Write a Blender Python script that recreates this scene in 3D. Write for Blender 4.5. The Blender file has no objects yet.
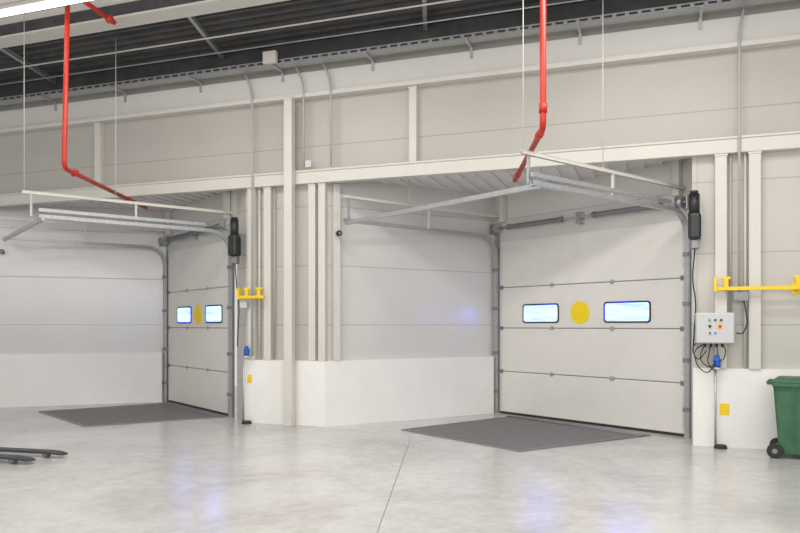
import bpy, math
from mathutils import Vector, Matrix
V=Vector
F=720.0; CX=400.0; HZ=325.0; EYE=1.6
scene=bpy.context.scene
scene.view_settings.view_transform='Standard'
scene.view_settings.look='None'

# ------------------------------------------------------------ materials
def mat(name,col,rough=0.5,metal=0.0,noise=0.0,nscale=6.0,bump=0.0,bscale=60.0,emit=None,estr=0.0,seam=None,spec=None,ribs=0.0):
    m=bpy.data.materials.new(name); m.use_nodes=True
    nt=m.node_tree; N=nt.nodes; L=nt.links
    b=N['Principled BSDF']
    b.inputs['Base Color'].default_value=(*col,1); b.inputs['Roughness'].default_value=rough
    b.inputs['Metallic'].default_value=metal
    if spec is not None: b.inputs['Specular IOR Level'].default_value=spec
    geo=N.new('ShaderNodeNewGeometry')
    colsock=None
    if noise>0:
        n=N.new('ShaderNodeTexNoise'); n.inputs['Scale'].default_value=nscale; n.inputs['Detail'].default_value=5
        L.new(geo.outputs['Position'],n.inputs['Vector'])
        r=N.new('ShaderNodeMapRange'); r.inputs['From Min'].default_value=0.3; r.inputs['From Max'].default_value=0.7
        r.inputs['To Min'].default_value=1-noise; r.inputs['To Max'].default_value=1+noise
        L.new(n.outputs['Fac'],r.inputs['Value'])
        mx=N.new('ShaderNodeVectorMath'); mx.operation='SCALE'; mx.inputs[0].default_value=col
        L.new(r.outputs['Result'],mx.inputs['Scale']); colsock=mx.outputs['Vector']
        L.new(colsock,b.inputs['Base Color'])
    h=None
    if bump>0:
        n2=N.new('ShaderNodeTexNoise'); n2.inputs['Scale'].default_value=bscale; n2.inputs['Detail'].default_value=3
        L.new(geo.outputs['Position'],n2.inputs['Vector']); h=n2.outputs['Fac']
        bm=N.new('ShaderNodeBump'); bm.inputs['Strength'].default_value=bump; bm.inputs['Distance'].default_value=0.01
        L.new(h,bm.inputs['Height']); L.new(bm.outputs['Normal'],b.inputs['Normal'])
    if seam:
        period,off,wid=seam
        sp=N.new('ShaderNodeSeparateXYZ'); L.new(geo.outputs['Position'],sp.inputs[0])
        a=N.new('ShaderNodeMath'); a.operation='SUBTRACT'; L.new(sp.outputs['Z'],a.inputs[0]); a.inputs[1].default_value=off
        pp=N.new('ShaderNodeMath'); pp.operation='PINGPONG'; L.new(a.outputs[0],pp.inputs[0]); pp.inputs[1].default_value=period/2
        mr=N.new('ShaderNodeMapRange'); mr.inputs['From Min'].default_value=0; mr.inputs['From Max'].default_value=wid
        mr.inputs['To Min'].default_value=0.66; mr.inputs['To Max'].default_value=1; L.new(pp.outputs[0],mr.inputs['Value'])
        mx2=N.new('ShaderNodeVectorMath'); mx2.operation='SCALE'
        if colsock: L.new(colsock,mx2.inputs[0])
        else: mx2.inputs[0].default_value=col
        L.new(mr.outputs['Result'],mx2.inputs['Scale']); L.new(mx2.outputs['Vector'],b.inputs['Base Color'])
        s=N.new('ShaderNodeMath'); s.operation='MULTIPLY'; L.new(sp.outputs['Z'],s.inputs[0]); s.inputs[1].default_value=2*math.pi/0.1
        sn=N.new('ShaderNodeMath'); sn.operation='SINE'; L.new(s.outputs[0],sn.inputs[0])
        ad=N.new('ShaderNodeMath'); ad.operation='MULTIPLY'; L.new(sn.outputs[0],ad.inputs[0]); ad.inputs[1].default_value=0.03
        ad2=N.new('ShaderNodeMath'); ad2.operation='ADD'; L.new(ad.outputs[0],ad2.inputs[0]); L.new(mr.outputs['Result'],ad2.inputs[1])
        bm=N.new('ShaderNodeBump'); bm.inputs['Strength'].default_value=0.3; bm.inputs['Distance'].default_value=0.01
        L.new(ad2.outputs[0],bm.inputs['Height']); L.new(bm.outputs['Normal'],b.inputs['Normal'])
    if emit:
        b.inputs['Emission Color'].default_value=(*emit,1); b.inputs['Emission Strength'].default_value=estr
    return m

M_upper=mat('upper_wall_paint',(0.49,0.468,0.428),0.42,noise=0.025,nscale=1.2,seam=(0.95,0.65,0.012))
M_wall=mat('wall_panel_paint',(0.55,0.53,0.488),0.40,noise=0.025,nscale=1.2,seam=(0.95,0.65,0.012))
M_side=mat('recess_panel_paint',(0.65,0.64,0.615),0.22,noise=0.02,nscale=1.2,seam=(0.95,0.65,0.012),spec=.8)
M_plinth=mat('plinth_paint',(0.86,0.845,0.815),0.5,noise=0.02,nscale=3,bump=0.08,bscale=25)
M_steelw=mat('cream_painted_steel',(0.66,0.637,0.585),0.4,noise=0.02,nscale=5)
M_band=mat('white_cornice_paint',(0.69,0.67,0.63),0.45,noise=0.02)
M_galv=mat('galvanised_steel',(0.47,0.48,0.49),0.38,metal=0.6,noise=0.12,nscale=25)
M_galvd=mat('grey_steel',(0.26,0.27,0.28),0.45,metal=0.5,noise=0.1,nscale=20)
M_door=mat('door_panel_paint',(0.76,0.74,0.70),0.42,noise=0.02,nscale=4,bump=0.2,bscale=90)
M_black=mat('black_plastic',(0.02,0.02,0.022),0.4,noise=0.1)
M_frame=mat('dark_window_frame',(0.03,0.03,0.03),0.7,noise=0.1,spec=.2)
M_rubber=mat('black_rubber',(0.03,0.03,0.03),0.8,noise=0.1)
M_fork=mat('dark_fork_paint',(0.045,0.045,0.05),0.45,noise=0.2)
M_yel=mat('yellow_paint',(0.90,0.62,0.01),0.4,noise=0.04)
M_disc=mat('yellow_marking_paint',(0.92,0.68,0.01),0.6,noise=0.05,nscale=12)
M_red=mat('red_pipe_paint',(0.52,0.03,0.015),0.4,noise=0.05)
M_dark=mat('dark_roof_deck',(0.075,0.074,0.076),0.6,noise=0.25,nscale=3)
M_ceil=mat('white_roof_deck',(0.76,0.74,0.69),0.6,noise=0.03)
M_plate=mat('chequered_steel_plate',(0.17,0.16,0.156),0.6,metal=0.0,noise=0.14,nscale=9,bump=0.3,bscale=110)
M_box=mat('light_grey_enclosure',(0.58,0.59,0.59),0.4,noise=0.02)
M_cond=mat('grey_painted_conduit',(0.46,0.45,0.43),0.45,noise=0.04)
M_green=mat('green_plastic',(0.04,0.135,0.068),0.5,noise=0.15,nscale=8)
M_blue=mat('blue_plastic',(0.02,0.12,0.5),0.4,noise=0.05)
M_tube=mat('fluorescent_tube',(1,1,1),0.3,emit=(1,0.98,0.95),estr=7)
M_btnr=mat('red_button',(0.7,0.03,0.02),0.3,noise=0.02)
M_btng=mat('green_button',(0.03,0.4,0.08),0.3,noise=0.02)
M_joint=mat('floor_joint_sealant',(0.27,0.26,0.25),0.8,noise=0.1)

def pane_mat():
    m=bpy.data.materials.new('daylit_window_pane'); m.use_nodes=True
    N=m.node_tree.nodes; L=m.node_tree.links; b=N['Principled BSDF']
    g=N.new('ShaderNodeNewGeometry'); mp=N.new('ShaderNodeMapping'); mp.inputs['Scale'].default_value=(1.0,1.0,12)
    L.new(g.outputs['Position'],mp.inputs[0])
    n=N.new('ShaderNodeTexNoise'); n.inputs['Scale'].default_value=1.3; L.new(mp.outputs[0],n.inputs['Vector'])
    cr=N.new('ShaderNodeValToRGB'); L.new(n.outputs['Fac'],cr.inputs[0])
    cr.color_ramp.elements[0].position=.35; cr.color_ramp.elements[1].position=.62
    cr.color_ramp.elements[0].color=(0.066,0.085,0.40,1); cr.color_ramp.elements[1].color=(0.098,0.16,0.95,1)
    L.new(cr.outputs[0],b.inputs['Emission Color']); b.inputs['Emission Strength'].default_value=8.5
    b.inputs['Base Color'].default_value=(.1,.12,.15,1); b.inputs['Roughness'].default_value=.15
    return m
M_pane=pane_mat()

def floor_mat():
    m=bpy.data.materials.new('polished_concrete'); m.use_nodes=True
    nt=m.node_tree; N=nt.nodes; L=nt.links; b=N['Principled BSDF']
    geo=N.new('ShaderNodeNewGeometry')
    n1=N.new('ShaderNodeTexNoise'); n1.inputs['Scale'].default_value=0.6; n1.inputs['Detail'].default_value=10; n1.inputs['Roughness'].default_value=0.64
    n1.inputs['Distortion'].default_value=0.8
    n2=N.new('ShaderNodeTexNoise'); n2.inputs['Scale'].default_value=6; n2.inputs['Detail'].default_value=10; n2.inputs['Roughness'].default_value=0.76
    for n in (n1,n2): L.new(geo.outputs['Position'],n.inputs['Vector'])
    ad=N.new('ShaderNodeMath'); ad.operation='MULTIPLY_ADD'; L.new(n2.outputs['Fac'],ad.inputs[0]); ad.inputs[1].default_value=0.7; L.new(n1.outputs['Fac'],ad.inputs[2])
    cr=N.new('ShaderNodeValToRGB'); L.new(ad.outputs[0],cr.inputs[0])
    e=cr.color_ramp.elements; e[0].position=0.64; e[0].color=(0.405,0.393,0.375,1); e[1].position=0.98; e[1].color=(0.59,0.58,0.565,1)
    L.new(cr.outputs[0],b.inputs['Base Color'])
    mr=N.new('ShaderNodeMapRange'); L.new(ad.outputs[0],mr.inputs[0]); mr.inputs['From Min'].default_value=0.62; mr.inputs['From Max'].default_value=1.05
    mr.inputs['To Min'].default_value=0.28; mr.inputs['To Max'].default_value=0.17; L.new(mr.outputs[0],b.inputs['Roughness'])
    b.inputs['Specular IOR Level'].default_value=0.85
    bm=N.new('ShaderNodeBump'); bm.inputs['Strength'].default_value=0.06; bm.inputs['Distance'].default_value=0.02
    L.new(n2.outputs['Fac'],bm.inputs['Height']); L.new(bm.outputs['Normal'],b.inputs['Normal'])
    return m
M_floor=floor_mat()

# ------------------------------------------------------------ mesh builder
class MB:
    def __init__(s): s.v=[]; s.f=[]; s.sm=[]
    def add(s,vs,fs,smooth=False):
        o=len(s.v); s.v+= [V(x) for x in vs]
        for f in fs: s.f.append([i+o for i in f]); s.sm.append(smooth)
        return s
    def hexa(s,b,t):
        return s.add(list(b)+list(t),[(3,2,1,0),(4,5,6,7),(0,1,5,4),(1,2,6,5),(2,3,7,6),(3,0,4,7)])
    def box(s,c,ax,ay,az,hx,hy,hz):
        c=V(c); ax=V(ax).normalized()*hx; ay=V(ay).normalized()*hy; az=V(az).normalized()*hz
        b=[c-ax-ay-az,c+ax-ay-az,c+ax+ay-az,c-ax+ay-az]; return s.hexa(b,[p+2*az for p in b])
    def cyl(s,p0,p1,r,n=14,r1=None,caps=True):
        p0=V(p0);p1=V(p1); r1=r if r1 is None else r1
        d=(p1-p0).normalized(); a=d.orthogonal().normalized(); b=d.cross(a)
        vs=[]
        for p,rr in((p0,r),(p1,r1)):
            vs+=[p+(a*math.cos(2*math.pi*i/n)+b*math.sin(2*math.pi*i/n))*rr for i in range(n)]
        s.add(vs,[(i,(i+1)%n,n+(i+1)%n,n+i) for i in range(n)],True)
        if caps: s.add(vs,[tuple(range(n-1,-1,-1)),tuple(range(n,2*n))])
        return s
    def tube(s,path,r,n=10):
        P=[V(p) for p in path]; d0=(P[1]-P[0]).normalized(); a=d0.orthogonal().normalized(); vs=[]
        for i,p in enumerate(P):
            d=((P[min(i+1,len(P)-1)]-P[max(i-1,0)])).normalized()
            a=(a-d*a.dot(d)).normalized(); b=d.cross(a)
            vs+=[p+(a*math.cos(2*math.pi*k/n)+b*math.sin(2*math.pi*k/n))*r for k in range(n)]
        fs=[]
        for i in range(len(P)-1):
            for k in range(n): fs.append((i*n+k,i*n+(k+1)%n,(i+1)*n+(k+1)%n,(i+1)*n+k))
        s.add(vs,fs,True); e=(len(P)-1)*n
        s.add(vs,[tuple(range(n-1,-1,-1)),tuple(range(e,e+n))]); return s
    def sweep(s,path,lat,prof):
        P=[V(p) for p in path]; lat=V(lat).normalized(); n=len(prof); vs=[]
        for i,p in enumerate(P):
            d=(P[min(i+1,len(P)-1)]-P[max(i-1,0)]).normalized(); b=d.cross(lat)
            vs+=[p+lat*x+b*y for x,y in prof]
        fs=[(i*n+k,i*n+(k+1)%n,(i+1)*n+(k+1)%n,(i+1)*n+k) for i in range(len(P)-1) for k in range(n)]
        e=(len(P)-1)*n
        fs+=[tuple(range(n-1,-1,-1)),tuple(range(e,e+n))]
        return s.add(vs,fs)
    def prism(s,pts,z0,z1):
        n=len(pts); vs=[V((p[0],p[1],z0)) for p in pts]+[V((p[0],p[1],z1)) for p in pts]
        return s.add(vs,[tuple(range(n-1,-1,-1)),tuple(range(n,2*n))]+[(i,(i+1)%n,n+(i+1)%n,n+i) for i in range(n)])
def arc_path(pts,r,k=6):
    P=[V(p) for p in pts]; out=[P[0]]
    for i in range(1,len(P)-1):
        a=(P[i-1]-P[i]);b=(P[i+1]-P[i]); rr=min(r,a.length*.45,b.length*.45)
        p0=P[i]+a.normalized()*rr; p1=P[i]+b.normalized()*rr
        for j in range(k+1):
            t=j/k; out.append(p0*(1-t)**2+P[i]*2*t*(1-t)+p1*t*t)
    out.append(P[-1]); return out

def emit_obj(name,mb,m,parent=None,label=None,cat=None,kind=None,group=None,bevel=0):
    import bmesh
    lo=V((min(v.x for v in mb.v),min(v.y for v in mb.v),min(v.z for v in mb.v)))
    hi=V((max(v.x for v in mb.v),max(v.y for v in mb.v),max(v.z for v in mb.v)))
    o=V(((lo.x+hi.x)/2,(lo.y+hi.y)/2,lo.z))
    me=bpy.data.meshes.new(name); me.from_pydata([v-o for v in mb.v],[],mb.f); 
    for p,sm in zip(me.polygons,mb.sm): p.use_smooth=sm
    bm=bmesh.new(); bm.from_mesh(me); bmesh.ops.remove_doubles(bm,verts=bm.verts,dist=1e-5); bmesh.ops.recalc_face_normals(bm,faces=bm.faces); bm.to_mesh(me); bm.free()
    me.materials.append(m); ob=bpy.data.objects.new(name,me); scene.collection.objects.link(ob)
    if parent: ob.parent=parent; ob.location=o-parent.location
    else: ob.location=o
    if bevel:
        b=ob.modifiers.new('bevel','BEVEL'); b.width=bevel; b.segments=2; b.limit_method='ANGLE'
    tag(ob,label,cat,kind,group); return ob
def tag(ob,label=None,cat=None,kind=None,group=None):
    if label: ob['label']=label
    if cat: ob['category']=cat
    if kind: ob['kind']=kind
    if group: ob['group']=group
def empty(name,loc,label,cat,group=None,kind=None):
    e=bpy.data.objects.new(name,None); e.empty_display_size=.1; e.location=V(loc); scene.collection.objects.link(e)
    tag(e,label,cat,kind,group); return e
Z=V((0,0,1))

# ------------------------------------------------------------ plan geometry
O=V((-7.60,13.69,0)); DU=V((.9434,-.3315,0)).normalized(); DN=V((DU.y,-DU.x,0)).normalized()
def ray_line(px,p,d):
    k=(px-CX)/F; return (k*p.y-p.x)/(d.x-k*d.y)
def U(px,off=0): return ray_line(px,O+DN*off,DU)
def W(u,off=0,z=0): return O+DU*u+DN*off+Z*z
UR=18.0; UL=-4.0
class Dock: pass
def mkdock(Lp,Rp,corner,jamb):
    d=Dock(); d.L=V((*Lp,0)); d.R=V((*Rp,0)); d.e=(d.R-d.L).normalized(); d.w=(d.R-d.L).length
    d.n=V((d.e.y,-d.e.x,0)); d.c=corner; d.j=jamb; d.R2=d.R+d.e*.2; d.L2=d.L-d.e*.12; return d
D1=mkdock((-4.82,15.0),(-2.92,12.52),W(U(-22)),W(U(246)))
D2=mkdock((1.818,13.09),(4.086,10.286),W(U(325)),W(U(692)))
def DP(d,t,o=0,z=0): return d.L+d.e*t+d.n*o+Z*z

# ------------------------------------------------------------ shell
fl=MB().prism([(-16,-4),(14,-4),(14,19),(-16,19)],-0.2,0); emit_obj('floor',fl,M_floor,kind='structure')
def wallseg(name,p,q,z0,z1,m=M_wall,t=0.15):
    d=(q-p).normalized(); n=V((d.y,-d.x,0)); mb=MB()
    mb.prism([p,q,q-n*t,p-n*t],z0,z1); return emit_obj(name,mb,m,kind='structure')
wallseg('wall_upper',W(UL),W(UR),4.0,6.25,M_upper)
wallseg('wall_pier',D1.j,D2.c,0,4.0)
wallseg('wall_right',D2.j,W(UR),0,4.0)
wallseg('wall_left',W(UL),D1.c,0,4.0)
def cross2(a,b): return a.x*b.y-a.y*b.x
for i,d in enumerate((D1,D2)):
    wallseg('wall_recess' ,d.c,d.L2,0,4.0,M_side)
    wallseg('wall_jamb',d.R2,d.j,0,4.0,M_wall,.06)
    wallseg('wall_lintel',d.L2,d.R2,3.10,4.0,M_side)
    mb=MB(); mb.prism([d.c-DN*.02,d.j-DN*.02,d.R2,d.L2],3.98,4.06)
    emit_obj('ceiling_recess',mb,M_ceil,kind='structure')
    mb=MB(); k=0; span=(d.j-d.c).length
    while k*0.25<span:
        a=d.c+DU*(k*0.25); hs=[]
        for p,q in ((d.c,d.L),(d.L,d.R)):
            dd=q-p; den=cross2(-DN,dd)
            if abs(den)<1e-6: continue
            s=cross2(p-a,dd)/den; t=cross2(p-a,-DN)/den
            if 0<=t<=1 and s>.15: hs.append(s)
        if hs:
            e=a-DN*(max(hs)-.02); s0=a-DN*.1
            mb.prism([s0-DU*.05,s0+DU*.05,e+DU*.05,e-DU*.05],3.95,3.985)
        k+=1
    emit_obj('trim_1' if d is D1 else 'trim_2',mb,M_ceil,kind='structure')
def plinth(name,pts,t=0.09,z1=1.03):
    out=[]; n=len(pts)
    for i,p in enumerate(pts):
        ns=[]
        if i>0: dd=(p-pts[i-1]).normalized(); ns.append(V((dd.y,-dd.x,0)))
        if i<n-1: dd=(pts[i+1]-p).normalized(); ns.append(V((dd.y,-dd.x,0)))
        m=sum(ns,V((0,0,0))).normalized(); out.append(p+m*(t/max(.35,m.dot(ns[0]))))
    mb=MB()
    for i in range(n-1): mb.prism([pts[i],pts[i+1],out[i+1],out[i]],0,z1)
    emit_obj(name,mb,M_plinth,kind='structure')
s1=(D1.L-D1.c).normalized(); s1n=V((s1.y,-s1.x,0))
sd=(D2.L-D2.c).normalized(); sn=V((sd.y,-sd.x,0))
plinth('baseboard_left',[D1.c-DU*2,D1.c,D1.L2-s1*.10])
plinth('baseboard_pier',[D1.j,D2.c,D2.L2-sd*.10])
plinth('baseboard_right',[D2.j+DU*.01,W(UR)])

# ------------------------------------------------------------ ceiling
DW=1.65
def profile_deck(mb,o0,o1,z,pitch,depth,u0,u1):
    o=o0
    while o<o1-1e-6:
        a=o; b=o+pitch*.45; c=b+pitch*.1; d=o+pitch*.9; e=o+pitch
        pts=[(a,z),(b,z),(c,z-depth),(d,z-depth),(e,z)]
        for (x0,h0),(x1,h1) in zip(pts[:-1],pts[1:]):
            mb.add([W(u0,x0,h0),W(u1,x0,h0),W(u1,x1,h1),W(u0,x1,h1),W(u0,x0,h0+.1),W(u1,x0,h0+.1),W(u1,x1,h1+.1),W(u0,x1,h1+.1)],
              [(0,1,2,3),(4,7,6,5),(0,4,5,1),(2,6,7,3)])
        o+=pitch
mb=MB(); profile_deck(mb,0.0,DW,6.18,0.206,0.075,UL,UR)
emit_obj('ceiling_deck',mb,M_dark,kind='structure')
mb=MB(); profile_deck(mb,DW+.3,13.5,6.45,0.3,0.05,UL,UR); emit_obj('ceiling',mb,M_ceil,kind='structure')
def ubox(u0,u1,o0,o1,z0,z1): 
    return MB().hexa([W(u0,o0,z0),W(u1,o0,z0),W(u1,o1,z0),W(u0,o1,z0)],[W(u0,o0,z1),W(u1,o0,z1),W(u1,o1,z1),W(u0,o1,z1)])
def join(a,*bs):
    for b in bs:
        o=len(a.v); a.v+=b.v; a.f+=[[i+o for i in f] for f in b.f]; a.sm+=b.sm
    return a
mb=join(ubox(UL,UR,DW,DW+.32,6.02,6.05),ubox(UL,UR,DW+.145,DW+.175,6.05,6.40),ubox(UL,UR,DW,DW+.32,6.40,6.43))
emit_obj('roof_girder',mb,M_band,label='cream steel roof girder beside the dark deck',cat='beam')
mb=join(ubox(UL,UR,0,.10,5.26,5.62),ubox(UL,UR,0,.17,5.20,5.27))
emit_obj('trim_3',mb,M_band,kind='structure',bevel=.008)
emit_obj('trim_5',ubox(UL,UR,0,.03,5.85,6.16),M_dark,kind='structure')
mb=join(ubox(UL,UR,0,.14,3.84,4.04),ubox(UL,UR,.13,.16,4.02,4.05))
emit_obj('header_beam',mb,M_steelw,label='long cream steel header beam above the dock recesses',cat='beam',bevel=.006)

def post(px,z0,z1,wpx=8,off=0.0,dep=.12,label='cream square steel wall post',grp='wall posts'):
    u=U(px,off+dep); s=F/W(u,off+dep).y; hw=(wpx/s)/2
    mb=join(ubox(u-hw,u+hw,off,off+dep,z0,z1),ubox(u-hw*1.15,u+hw*1.15,off,off+dep+.01,z1-.03,z1))
    return emit_obj('steel_post',mb,M_steelw,label=label,cat='post',group=grp,bevel=.006)
post(287.5,0,5.18,9,off=.16,dep=.12,label='tall cream steel column standing in front of the header beam')
for px in (311.5,321.5): post(px,1.03,3.84,7.5,dep=.1)
for px in (251,267): post(px,1.03,3.84,8,dep=.1)
post(721,1.03,3.84,11,dep=.12); post(755,1.03,3.84,11,dep=.12)
post(412.5,4.05,5.20,8,dep=.1); post(97,4.05,5.20,7,dep=.1)
def dpost(d,p,z0,z1,w=.1,label='cream steel post in the recess corner'):
    mb=MB().box(p+Z*(z0+z1)/2,d.e,d.n,Z,w/2,w/2,(z1-z0)/2)
    emit_obj('steel_post',mb,M_steelw,label=label,cat='post',group='wall posts',bevel=.005)
for d in (D1,D2):
    dpost(d,DP(d,.12,.06),3.45,3.98)
    dpost(d,DP(d,d.w-.10,.06),3.45,3.98)
q=D2.c+sd*.17+sn*.05
mb=MB().box(q+Z*2.435,sd,sn,Z,.055,.05,1.405); emit_obj('steel_post',mb,M_steelw,label='cream steel post on the recess side wall',cat='post',group='wall posts',bevel=.005)

# ------------------------------------------------------------ dock doors
def ellipse(n=40): return [(math.cos(2*math.pi*i/n),math.sin(2*math.pi*i/n)) for i in range(n)]
def rrect(hw,hh,r,k=5):
    pts=[]
    for cx,cy,a0 in ((hw-r,hh-r,0),(-hw+r,hh-r,90),(-hw+r,-hh+r,180),(hw-r,-hh+r,270)):
        for j in range(k+1):
            a=math.radians(a0+90*j/k); pts.append((cx+r*math.cos(a),cy+r*math.sin(a)))
    return pts
def plate(d,t,z,pts,o0,o1):
    n=len(pts); vs=[DP(d,t+x,o0,z+y) for x,y in pts]+[DP(d,t+x,o1,z+y) for x,y in pts]
    return MB().add(vs,[tuple(range(n-1,-1,-1)),tuple(range(n,2*n))]+[(i,(i+1)%n,n+(i+1)%n,n+i) for i in range(n)])
def dtb(d,t0,t1,o0,o1,z0,z1):
    return MB().hexa([DP(d,t0,o0,z0),DP(d,t1,o0,z0),DP(d,t1,o1,z0),DP(d,t0,o1,z0)],[DP(d,t0,o0,z1),DP(d,t1,o0,z1),DP(d,t1,o1,z1),DP(d,t0,o1,z1)])
DOORZ=[.03,.765,1.545,2.275,3.12]
def door(d,num,wins,disc):
    e=empty('door_%d'%num,DP(d,d.w/2,0,0),'cream sectional loading dock door with two windows and yellow disc','door',kind='structure')
    for z0,z1 in zip(DOORZ[:-1],DOORZ[1:]):
        emit_obj('door_panel',dtb(d,.0,d.w,-.045,0,z0+.006,z1-.006),M_door,e,bevel=.012)
    emit_obj('bottom_seal',dtb(d,0,d.w,-.04,.005,0,.035),M_rubber,e)
    for z in DOORZ[1:-1]:
        emit_obj('panel_joint',dtb(d,.0,d.w,-.04,-.010,z-.012,z+.012),M_galvd,e)
        for t in (.05,d.w*.33,d.w*.66,d.w-.05):
            h=dtb(d,t-.03,t+.03,0,.012,z-.035,z+.035); join(h,MB().cyl(DP(d,t-.03,.014,z),DP(d,t+.03,.014,z),.012,8))
            emit_obj('hinge',h,M_galv if .1<t<d.w-.1 else M_galvd,e)
    for z in (.4,1.15,1.9,2.7):
        for t in (.03,d.w-.03):
            emit_obj('end_stile',dtb(d,t-.03,t+.03,0,.008,z-.28,z+.28),M_steelw,e)
    for a,b,z in wins:
        t0=ray_line(a,d.L,d.e); t1=ray_line(b,d.L,d.e); t=(t0+t1)/2; hw=(t1-t0)/2; hh=.165
        w=empty('window',DP(d,t,0,z-hh),None,None); w.parent=e; w.location=DP(d,t,0,z-hh)-e.location
        outer=rrect(hw,hh,.055); inner=rrect(hw-.024,hh-.024,.04); n=len(outer)
        vs=[DP(d,t+x,.0,z+y) for x,y in outer]+[DP(d,t+x,.012,z+y) for x,y in outer]+[DP(d,t+x,.012,z+y) for x,y in inner]+[DP(d,t+x,-.0,z+y) for x,y in inner]
        fs=[]
        for k in range(3): fs+=[(k*n+i,k*n+(i+1)%n,(k+1)*n+(i+1)%n,(k+1)*n+i) for i in range(n)]
        mb=MB().add(vs,fs)
        def sub(nm,mb,m):
            ob=emit_obj(nm,mb,m); base=ob.location.copy(); ob.parent=w; ob.location=base-DP(d,t,0,z-hh)
        sub('window_frame',mb,M_frame)
        sub('window_pane',plate(d,t,z,rrect(hw-.023,hh-.023,.04),.002,.009),M_pane)
    px,z=disc; t=ray_line(px,d.L,d.e)
    emit_obj('yellow_disc',plate(d,t,z,[(x*.185,y*.185) for x,y in ellipse()],.001,.006),M_disc,e,label='round yellow painted marking')
door(D1,1,[(177.5,191.5,1.80),(206,222.5,1.80)],(198,1.80))
door(D2,2,[(523,559,1.80),(604,651,1.80)],(580,1.80))

def tracks(d,ln):
    e=empty('door_track_frame',DP(d,d.w/2,.1,0),'galvanised overhead door track frame around dock door','door track')
    prof=[(-.035,-.025),(.035,-.025),(.035,.03),(.02,.03),(.02,-.01),(-.02,-.01),(-.02,.03),(-.035,.03)]
    for t in (-.05,d.w+.05):
        path=arc_path([DP(d,t,.06,.0),DP(d,t,.06,3.2),DP(d,t,ln,3.2)],.42,10)
        emit_obj('track_rail',MB().sweep(path,d.e,prof),M_galv,e)
        emit_obj('track_angle',join(dtb(d,t-.06,t+.06,.0,.012,0,3.35)),M_galv,e)
        for z in (.4,1.1,1.9,2.6):
            emit_obj('track_bracket',dtb(d,t-.045,t+.045,.01,.10,z-.03,z+.03),M_galvd,e)
    emit_obj('cross_tube',join(MB().box(DP(d,d.w/2,ln-.05,3.17),d.e,d.n,Z,d.w/2+.1,.022,.03)),M_galv,e)
    emit_obj('upper_guide_rail',MB().box(DP(d,d.w+.05,ln/2+.25,3.30),d.n,d.e,Z,ln/2-.25,.02,.025),M_galv,e)
    for t in (-.1,d.w*.5,d.w+.1):
        emit_obj('shaft_bracket',join(dtb(d,t-.01,t+.01,0,.16,3.24,3.42),dtb(d,t-.05,t+.05,0,.012,3.22,3.44)),M_galv,e)
    emit_obj('torsion_shaft',MB().cyl(DP(d,-.14,.12,3.34),DP(d,d.w+.16,.12,3.34),.014,10),M_galv,e)
    for t0,t1 in ((.35,1.45),(d.w-1.45,d.w-.35)):
        mb=MB(); n=int((t1-t0)/.03)
        for i in range(n):
            a=t0+(t1-t0)*i/n; b=t0+(t1-t0)*(i+1)/n; m=(a+b)/2
            mb.cyl(DP(d,a,.12,3.34),DP(d,m,.12,3.34),.034,12,.042,caps=False); mb.cyl(DP(d,m,.12,3.34),DP(d,b,.12,3.34),.042,12,.034,caps=False)
        mb.cyl(DP(d,t0-.05,.12,3.34),DP(d,t0,.12,3.34),.05,14); mb.cyl(DP(d,t1,.12,3.34),DP(d,t1+.05,.12,3.34),.05,14)
        emit_obj('torsion_spring',mb,M_galvd,e)
    for t in (.02,d.w-.02):
        mb=MB().cyl(DP(d,t-.05,.12,3.34),DP(d,t-.04,.12,3.34),.09,20); mb.cyl(DP(d,t-.04,.12,3.34),DP(d,t+.04,.12,3.34),.07,20); mb.cyl(DP(d,t+.04,.12,3.34),DP(d,t+.05,.12,3.34),.09,20)
        emit_obj('cable_drum',mb,M_galv,e)
    return e
tracks(D1,3.07); tracks(D2,3.38)

def susp(d,ln):
    for t,right in ((.02,False),(d.w-.02,True)):
        e=empty('suspension_bar',DP(d,t,ln/2,3.55),'cream perforated suspension bar hanging above door track','suspension bar','suspension bars')
        mb=dtb(d,t-.022,t+.022,.0,ln,3.565,3.575); join(mb,dtb(d,t-.022,t-.016,.0,ln,3.53,3.57),dtb(d,t+.016,t+.022,.0,ln,3.53,3.57))
        emit_obj('channel',mb,M_steelw,e)
        for o in (ln-.12,ln*.5):
            emit_obj('drop_strut',dtb(d,t-.015,t+.015,o-.015,o+.015,3.2,3.56),M_steelw if o<ln*.6 else M_galv,e)
        if right:
            for o in (ln-.03,1.95):
                emit_obj('hanger_rod',MB().cyl(DP(d,t,o,3.56),DP(d,t,o,6.45 if o>2 else 6.2),.006,8),M_steelw,e)
        else:
            emit_obj('hanger_rod',MB().cyl(DP(d,t,ln*.62,3.56),DP(d,t,ln*.62,3.99),.008,8),M_steelw,e)
susp(D1,3.28); susp(D2,3.48)

def motor(px,hand):
    off=.1; u=U(px,off+.1)
    e=empty('door_operator',W(u,off,2.6),'black electric door operator mounted beside track','motor','door operators')
    emit_obj('motor_housing',ubox(u-.085,u+.075,off+.02,off+.2,2.72,3.06),M_black,e,bevel=.035)
    emit_obj('gearbox',join(MB().cyl(W(u-.01,off+.1,3.04),W(u-.01,off+.1,3.32),.068,20),MB().cyl(W(u-.01,off+.1,3.32),W(u-.01,off+.1,3.36),.05,20),MB().cyl(W(u-.01,off+.1,3.02),W(u-.01,off+.1,3.07),.08,20)),M_black,e)
    emit_obj('mounting_plate',ubox(u-.05,u+.09,off-.10,off+.02,2.75,3.1),M_galv,e)
    emit_obj('release_housing',ubox(u-.05,u+.05,off+.03,off+.15,2.60,2.72),M_galvd,e,bevel=.01)
    emit_obj('motor_cable',MB().tube(arc_path([W(u,off+.1,2.62),W(u-.03,off,2.2),W(u+.02,off,1.9),W(u-.02,off,1.25)],.2),.009,8),M_rubber,e)
motor(695,1); motor(235,1)

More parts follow.
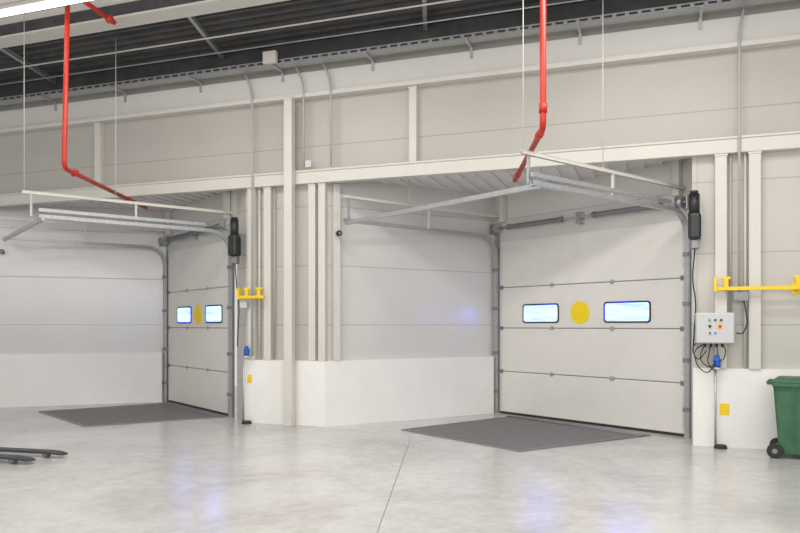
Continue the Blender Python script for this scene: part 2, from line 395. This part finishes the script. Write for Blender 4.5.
def leveller(pts,z=.012):
    P=[V((*p,0)) for p in pts]
    c=sum(P,V((0,0,0)))/4
    e=empty('dock_leveller',c,'dark chequered steel dock leveller plate set in floor','dock leveller','dock levellers')
    mb=MB().prism([c+(p-c)*.985 for p in P],-.05,z); emit_obj('deck_plate',mb,M_plate,e)
    mb=MB()
    for i in range(4):
        a,b=P[i],P[(i+1)%4]; a2=c+(a-c)*.975;b2=c+(b-c)*.975
        mb.prism([a,b,b2,a2],-.05,.015)
    emit_obj('edge_frame',mb,M_galvd,e)
    h=MB()
    a=P[1]*.93+P[0]*.07; b=P[2]*.93+P[3]*.07
    h.cyl(a+Z*.02,b+Z*.02,.014,8); emit_obj('hinge_line',h,M_galvd,e)
leveller([(0.02,10.95),(2.0,12.62),(3.62,10.40),(1.50,9.07)])
leveller([(-6.65,13.24),(-4.68,14.77),(-3.02,12.5),(-4.94,11.29)])

a=V((.139,10.0,0)); b=V((-.30,3.8,0)); n=V((.004,0,0))
emit_obj('trim_4',MB().prism([a-n,a+n,b+n,b-n],-.01,.002),M_joint,kind='structure')

# ------------------------------------------------------------ cable tray, conduits
mb=MB(); o0,o1=.22,.42; z0=5.68
ubx=lambda *a: join(mb,ubox(*a))
ubx(UL,UR,o0,o1,z0,z0+.004)
for o in (o0,o1):
    ubx(UL,UR,o-.003,o,z0,z0+.018); ubx(UL,UR,o-.003,o,z0+.05,z0+.068)
    u=UL
    while u<UR: ubx(u,u+.05,o-.003,o,z0+.015,z0+.055); u+=.16
emit_obj('cable_tray',mb,M_galv,label='long perforated galvanised cable tray along the cornice',cat='cable tray')
u=-3.2
while u<UR:
    b_=ubox(u-.02,u+.02,.10,.46,z0-.03,z0); join(b_,ubox(u-.02,u+.02,.10,.12,z0-.18,z0))
    emit_obj('tray_bracket',b_,M_galv,label='grey steel bracket carrying the cable tray',cat='bracket',group='cable tray brackets'); u+=1.55
for k,(oo,r) in enumerate(((.27,.02),(.31,.015),(.36,.018))):
    emit_obj('cable',MB().tube([W(UL,oo,z0+.03),W(UR,oo,z0+.03)],r,8),M_rubber,label='dark cable lying in the cable tray',cat='cable',group='cables in the tray')
emit_obj('conduit',MB().tube([W(UL,.95,6.0),W(UR,.95,6.0)],.014,8),M_steelw,label='thin cream conduit running under the dark roof deck',cat='conduit',group='conduits')
emit_obj('conduit',MB().tube([W(UL,.5,5.95),W(UR,.5,5.95)],.012,8),M_galv,label='thin grey conduit running above the cable tray',cat='conduit',group='conduits')
for x in (-9.75,-6.4,-3.03,.3,3.65):
    y0=O.y+(x-O.x)*DU.y/DU.x; 
    a=V((x,y0-1.75,6.03)); b=V((x+.08,y0-.1,6.03))
    dd=(b-a).normalized(); s=V((dd.y,-dd.x,0))
    mb=MB().box((a+b)/2,dd,s,Z,(b-a).length/2,.03,.008); join(mb,MB().box((a+b)/2+s*.02+Z*.03,dd,s,Z,(b-a).length/2,.005,.04))
    emit_obj('deck_bracing_angle',mb,M_galv,label='galvanised angle bar under the dark roof deck',cat='bracing',group='deck bracing angles')
def conduit(px,zt,zb,r=.014,off=.03,jog=None,m=M_cond,label='grey vertical conduit clipped to the wall',pull=.15):
    u=U(px,off)
    pts=[W(u-(jog or 0),.2,zt),W(u,.2,zt-.25) if jog else W(u,pull+.0501,zt-.02),W(u,off+pull,zt-.5),W(u,off+pull,zb)]
    emit_obj('conduit',MB().tube(arc_path(pts,.12),r,8),m,label=label,cat='conduit',group='conduits')
conduit(257,5.68,1.1,.018,off=.02,jog=.12)
conduit(308,5.68,4.07,.016,off=.02,jog=.12)
conduit(335,5.68,4.07,.018,off=.02,jog=.12)
conduit(738,5.66,2.03,.018,off=.02,jog=-.05)
for px,r,m,zb in ((730.5,.014,M_cond,1.78),(745,.018,M_steelw,1.05),(259.5,.018,M_steelw,1.05),(274.5,.016,M_cond,1.05)):
    u=U(px,.06); emit_obj('conduit',MB().tube([W(u,.06,3.84),W(u,.06,zb)],r,8),m,label='thin conduit running down between the wall posts',cat='conduit',group='conduits')

def jbox(px,z,w,h,dep,off,m=M_box,label='small light grey junction box on the wall'):
    u=U(px,off+dep)
    e=empty('junction_box',W(u,off,z-h/2),label,'junction box','junction boxes')
    emit_obj('body',ubox(u-w/2,u+w/2,off,off+dep*.8,z-h/2,z+h/2),m,e,bevel=.006)
    emit_obj('lid',ubox(u-w/2-.004,u+w/2+.004,off+dep*.8,off+dep,z-h/2-.004,z+h/2+.004),m,e,bevel=.006)
jbox(269,5.755,.22,.18,.08,.465,M_steelw,'cream junction box fixed to the cable tray')
jbox(308,4.13,.1,.1,.06,.16); jbox(741,1.97,.17,.11,.09,.13,M_galvd,'small grey junction box below the yellow rail')
jbox(243,1.93,.12,.1,.08,.11)
emit_obj('cable',MB().tube(arc_path([W(U(744,.2),.18,1.92),W(U(748,.2),.2,1.62),W(U(742,.2),.24,1.48),W(U(736,.22),.24,1.5)],.15),.008,8),M_rubber,label='black cable drooping between grey box and control box',cat='cable')

# ------------------------------------------------------------ sprinkler pipes
def redpipe(pts,r,fit):
    e=empty('sprinkler_pipe',pts[-1],'red painted fire sprinkler pipe hanging from the roof','pipe','sprinkler pipes')
    emit_obj('pipe',MB().tube(arc_path(pts,.12),r,12),M_red,e)
    for p,dr in fit:
        p=V(p); dr=V(dr).normalized(); emit_obj('coupling',join(MB().cyl(p-dr*.05,p+dr*.05,r*1.3,16),MB().box(p,dr,dr.orthogonal(),dr.cross(dr.orthogonal()),.025,r*1.75,.012)),M_red,e)
redpipe([V((1.55,7.8,6.5)),V((1.55,7.8,3.73)),V((1.69,10.6,3.73))],.035,[((1.55,7.8,3.95),(0,0,1)),((1.56,8.05,3.73),(0,1,0)),((1.67,10.2,3.73),(0,1,0)),((1.55,7.8,5.6),(0,0,1))])
redpipe([V((-4.50,9.77,6.45)),V((-4.56,9.77,3.73)),V((-4.62,13.1,3.73))],.033,[((-4.56,10.1,3.73),(0,1,0)),((-4.61,12.2,3.73),(0,1,0))])
redpipe([V((-4.36,9.66,6.45)),V((-4.36,9.66,6.03)),V((-4.02,10.16,5.86))],.033,[((-4.07,10.09,5.885),(.34,.5,-.17))])

# ------------------------------------------------------------ luminaire
def luminaire(c,ln,z):
    e=empty('luminaire',c+Z*z,'linear fluorescent luminaire hanging under the roof','ceiling light','luminaires')
    emit_obj('housing',MB().box(c+Z*(z+.05),DU,DN,Z,ln/2,.06,.03),M_steelw,e,bevel=.01)
    for s in (-1,1): emit_obj('lamp_tube',MB().cyl(c+DN*.035*s+DU*-(ln/2-.03)+Z*(z),c+DN*.035*s+DU*(ln/2-.03)+Z*(z),.024,10),M_tube,e)
    for s in (-1,1): emit_obj('hanger',MB().cyl(c+DU*s*(ln*.4)+Z*(z+.08),c+DU*s*(ln*.4)+Z*6.45,.006,6),M_galv,e)
luminaire(V((-4.95,9.56,0)),2.9,5.80)
luminaire(V((0.5,6.3,0)),2.9,5.80)

# ------------------------------------------------------------ control box
def ctrl():
    off=.12; u0=U(696,off+.2); u1=U(735,off+.2); zb,zt=1.36,1.76
    e=empty('control_box',W((u0+u1)/2,off,zb),'light grey door control box with buttons and red switch','control box')
    emit_obj('enclosure',ubox(u0,u1,off,off+.17,zb,zt),M_box,e,bevel=.01)
    emit_obj('front_cover',ubox(u0+.01,u1-.01,off+.17,off+.195,zb+.01,zt-.01),M_box,e,bevel=.008)
    w=u1-u0
    def btn(fu,fz,r,m,nm='button'):
        p=W(u0+w*fu,off+.195,zb+.4*fz); emit_obj(nm,join(MB().cyl(p,p+DN*.01,r*1.2,16),MB().cyl(p,p+DN*.022,r,16)),m,e)
    btn(.35,.76,.012,M_btng); btn(.5,.76,.012,M_black); btn(.65,.76,.012,M_black); btn(.36,.56,.015,M_black,'rotary_switch'); btn(.62,.56,.017,M_btnr); btn(.36,.34,.01,M_black); btn(.5,.34,.01,M_blue)
    emit_obj('yellow_plate',ubox(u0+w*.56,u0+w*.68,off+.195,off+.199,zb+.195,zb+.255),M_yel,e)
    for k,f in enumerate((.25,.4,.55,.7)):
        p=W(u0+w*f,off+.08,zb); emit_obj('cable_gland',MB().cyl(p,p-Z*.045,.016,10),M_black,e)
    loops=[[W(u0+w*.25,off+.08,zb),W(u0+w*.08,off+.12,zb-.20),W(u0+w*.35,off+.16,zb-.33),W(u0+w*.6,off+.1,zb-.2),W(u0+w*.55,off+.08,zb)],
           [W(u0+w*.4,off+.08,zb),W(u0+w*.3,off+.1,zb-.26),W(u0+w*.5,off+.11,zb-.36),W(u0+w*.62,off+.12,zb-.30)],
           [W(u0+w*.25,off+.06,zb),W(u0-.03,off+.1,zb-.10),W(u0+.02,off+.12,zb-.3),W(u0+w*.3,off+.14,zb-.40),W(u0+w*.5,off+.1,zb-.28)],
           [W(u0+w*.1,off+.03,zb+.05),W(u0-.05,off+.05,zb-.08),W(u0+.03,off+.09,zb-.24),W(u0+w*.28,off+.08,zb-.1)],
           [W(u0+w*.7,off+.08,zb),W(u0+w*.8,off+.1,zb-.10),W(u0+w*.72,off+.1,zb-.22),W(u0+w*.6,off+.1,zb-.2)]]
    for l in loops: emit_obj('cable',MB().tube(arc_path(l,.15),.007,8),M_rubber,e)
ctrl()
def plug(px,z,off):
    u=U(px,off); e=empty('power_socket',W(u,off-.05,z-.12),'blue industrial plug hanging beside the door on a cable','plug','industrial plugs')
    emit_obj('plug_body',join(MB().cyl(W(u,off,z-.1),W(u,off,z),.045,16),MB().cyl(W(u,off,z),W(u,off,z+.06),.045,16,.025)),M_blue,e)
    emit_obj('collar',MB().cyl(W(u,off,z-.02),W(u,off,z+.0),.052,16),M_blue,e)
    emit_obj('cap',MB().cyl(W(u,off,z-.13),W(u,off,z-.1),.048,16),M_box,e)
    emit_obj('wall_bracket',ubox(u-.02,u+.02,.13,off-.03,z-.06,z+.02),M_galv,e)
plug(717,1.15,.20); plug(246.5,1.20,.19)
def pole(px,off,zt):
    u=U(px,off); e=empty('guide_pole',W(u,off,0),'thin grey pole with black rubber foot beside the door','pole','guide poles')
    emit_obj('pole_tube',MB().cyl(W(u,off,.03),W(u,off,zt),.014,12),M_galv,e)
    emit_obj('foot',join(MB().cyl(W(u+.06,off,0),W(u+.06,off,.045),.085,20,.07)),M_rubber,e,bevel=.005)
pole(715.5,.2,1.01); pole(243.5,.2,1.05)

def yrail(u0,u1,stubs,z,label):
    e=empty('wall_bracket_rail',W((u0+u1)/2,.1,z),label,'rail','yellow wall rails')
    emit_obj('rail_bar',ubox(u0,u1,.2,.24,z-.024,z+.024),M_yel,e,bevel=.004)
    for u in stubs:
        emit_obj('bracket_arm',join(ubox(u-.02,u+.02,.0,.25,z-.02,z+.02),ubox(u-.028,u+.028,.2,.24,z+.02,z+.15),ubox(u-.055,u+.055,.2,.235,z+.12,z+.155)),M_yel,e,bevel=.004)
        emit_obj('wall_plate',ubox(u-.04,u+.04,0,.012,z-.08,z+.08),M_yel,e)
    emit_obj('end_stop',ubox(u0-.02,u0+.015,.17,.27,z-.04,z+.15),M_yel,e,bevel=.003)
uu=U(715,.2); yrail(uu,uu+1.75,(uu+.13,uu+.96,uu+1.65),2.07,'yellow steel rail on wall brackets near the control box')
uu=U(240,.2); yrail(uu,uu+.46,(uu+.14,uu+.36),2.05,'short yellow steel bracket rail on the pier')
def sign(px,z,w,h):
    u=U(px,.095); emit_obj('warning_sign',ubox(u-w/2,u+w/2,.088,.096,z-h/2,z+h/2),M_yel,label='small blank yellow plate fixed to the low wall',cat='sign',group='yellow plates')
sign(724.5,.495,.115,.15); sign(249.5,.72,.08,.13)
def sensor(p,n):
    e=empty('photo_sensor',p,'small black sensor on the wall','sensor','sensors')
    emit_obj('sensor_head',join(MB().cyl(p,p+n*.05,.03,14),MB().cyl(p+n*.05,p+n*.09,.045,14)),M_black,e)
    emit_obj('sensor_lens',MB().cyl(p+n*.09,p+n*.095,.025,14),M_galvd,e)
sensor(D2.c+sd*.17+Z*3.05+sn*.1,sn); sensor(D1.c+s1*.42+Z*3.02,s1n)

# ------------------------------------------------------------ wheelie bin
def bin_():
    bx=V((.86,-.51,0)).normalized(); by=V((bx.y,-bx.x,0)); c=W(U(797),.58)
    e=empty('wheelie_bin',c,'green two-wheeled plastic waste bin standing by the wall','waste bin')
    def P(x,y,z): return c+bx*x+by*y+Z*z
    def ring(x0,x1,y,z): return [P(x0,-y,z),P(x1,-y,z),P(x1,y,z),P(x0,y,z)]
    rs=[ring(-.28,.25,.22,.05),ring(-.29,.27,.23,.30),ring(-.315,.30,.25,.80),ring(-.32,.32,.265,.90)]
    mb=MB(); vs=sum(rs,[]); fs=[(3,2,1,0)]
    for k in range(3): fs+=[(k*4+i,k*4+(i+1)%4,k*4+4+(i+1)%4,k*4+4+i) for i in range(4)]
    fs.append((12,13,14,15)); mb.add(vs,fs); 
    emit_obj('bin_body',mb,M_green,e,bevel=.02)
    emit_obj('rim',MB().hexa(ring(-.35,.34,.285,.86),ring(-.35,.34,.285,.91)),M_green,e,bevel=.01)
    emit_obj('lid',MB().hexa(ring(-.37,.36,.29,.912),ring(-.30,.30,.24,.965)),M_green,e,bevel=.012)
    emit_obj('handle',join(MB().cyl(P(-.40,-.22,.91),P(-.40,.22,.91),.016,10),MB().box(P(-.37,-.2,.90),bx,by,Z,.04,.012,.02),MB().box(P(-.37,.2,.90),bx,by,Z,.04,.012,.02),MB().box(P(-.37,0,.90),bx,by,Z,.04,.012,.02)),M_green,e)
    for y in (-.25,.25):
        emit_obj('wheel',MB().cyl(P(-.32,y-.022,.09),P(-.32,y+.022,.09),.09,24),M_rubber,e,bevel=.01)
        emit_obj('hub',MB().cyl(P(-.32,y-.027,.09),P(-.32,y+.027,.09),.03,16),M_galvd,e)
    emit_obj('axle',MB().cyl(P(-.32,-.25,.09),P(-.32,.25,.09),.012,10),M_galvd,e)
    emit_obj('base_foot',MB().hexa(ring(-.05,.22,.19,0),ring(-.05,.22,.2,.065)),M_green,e)
    for y in (-.12,0,.12):
        emit_obj('rib',MB().hexa([P(-.295,y-.01,.2),P(-.275,y-.01,.2),P(-.275,y+.01,.2),P(-.295,y+.01,.2)],[P(-.345,y-.01,.86),P(-.31,y-.01,.86),P(-.31,y+.01,.86),P(-.345,y+.01,.86)]),M_green,e)
    for x in (-.12,.1):
        for sg in (-1,1):
            emit_obj('rib',MB().hexa([P(x-.01,sg*.215,.15),P(x+.01,sg*.215,.15),P(x+.01,sg*.235,.15),P(x-.01,sg*.235,.15)],[P(x-.01,sg*.25,.86),P(x+.01,sg*.25,.86),P(x+.01,sg*.272,.86),P(x-.01,sg*.272,.86)]),M_green,e)
bin_()

# ------------------------------------------------------------ pallet truck
def ptruck():
    tip=V((-4.02,8.66,0)); dx=V((-.97,.24,0)).normalized(); dy=V((dx.y,-dx.x,0))
    if dy.y>0: dy=-dy
    e=empty('pallet_truck',tip+dx*1.2+dy*.2,'dark grey hand pallet truck with two long forks','pallet truck')
    for k in (0,1):
        o=tip+dy*(.42*k)+dx*(.10*k)
        def P(x,y,z): return o+dx*x+dy*y+Z*z
        prof=[(0,.045),(.04,.06),(.12,.07),(.25,.078),(1.2,.08)]
        mb=MB(); vs=[]
        for x,h in prof:
            w=.08 if x>.1 else (.045 if x<.01 else .065)
            lo=h-.022 if x>0 else .035
            vs+=[P(x,-w,lo),P(x,w,lo),P(x,w,h),P(x,-w,h)]
        fs=[(0,1,2,3)]
        for i in range(len(prof)-1):
            for j in range(4): fs.append((i*4+j,i*4+(j+1)%4,i*4+4+(j+1)%4,i*4+4+j))
        q=(len(prof)-1)*4; fs.append((q+3,q+2,q+1,q)); mb.add(vs,fs)
        emit_obj('fork',mb,M_fork,e,bevel=.006)
        emit_obj('load_roller',MB().cyl(P(.27,-.04,.032),P(.27,.04,.032),.032,16),M_galvd,e)
        emit_obj('push_rod',MB().box(P(.75,0,.045),dx,dy,Z,.45,.02,.012),M_galv,e)
    o=tip
    def P(x,y,z): return o+dx*x+dy*y+Z*z
    emit_obj('chassis',join(MB().box(P(1.24,.2,.2),dx,dy,Z,.05,.28,.16)),M_galvd,e,bevel=.015)
    emit_obj('pump',MB().cyl(P(1.36,.2,.12),P(1.36,.2,.48),.06,18),M_galvd,e)
    for y in (.13,.27): emit_obj('steer_wheel',MB().cyl(P(1.36,y-.025,.09),P(1.36,y+.025,.09),.09,22),M_rubber,e)
    emit_obj('tiller',MB().tube(arc_path([P(1.36,.2,.45),P(1.55,.2,1.0),P(1.55,.08,1.08),P(1.6,.08,1.2),P(1.6,.32,1.2),P(1.55,.32,1.08),P(1.55,.2,1.0)],.05),.015,8),M_galvd,e)
ptruck()

# ------------------------------------------------------------ lights
w=bpy.data.worlds.new('World'); scene.world=w; w.use_nodes=True
bg=w.node_tree.nodes['Background']; bg.inputs[0].default_value=(.985,.985,.985,1); bg.inputs[1].default_value=0.71
def area(loc,size,sy,power,rot=(0,0,0),col=(1,.975,.94)):
    l=bpy.data.lights.new('ceiling_or_fill_light','AREA'); l.shape='RECTANGLE'; l.size=size; l.size_y=sy; l.energy=power; l.color=col
    o=bpy.data.objects.new('ceiling_or_fill_light',l); o.location=loc; o.rotation_euler=rot; scene.collection.objects.link(o)
for x,y in ((-5,6.5),(0,5.5),(4.5,4.5),(-2.5,8.6),(2.6,7.0)): area((x,y,5.9),2.4,.5,90,(0,0,math.radians(-19)))
area((-1.5,-.5,3.6),9,3,310,(math.radians(82),0,0))  # added front fill above and behind the camera, not a ceiling fixture

cam=bpy.data.cameras.new('camera'); co=bpy.data.objects.new('camera',cam); scene.collection.objects.link(co)
co.location=(0,0,EYE); co.rotation_euler=(math.radians(90),0,0); cam.sensor_width=36; cam.lens=36*F/800; cam.shift_y=(HZ-266.5)/800
scene.camera=co
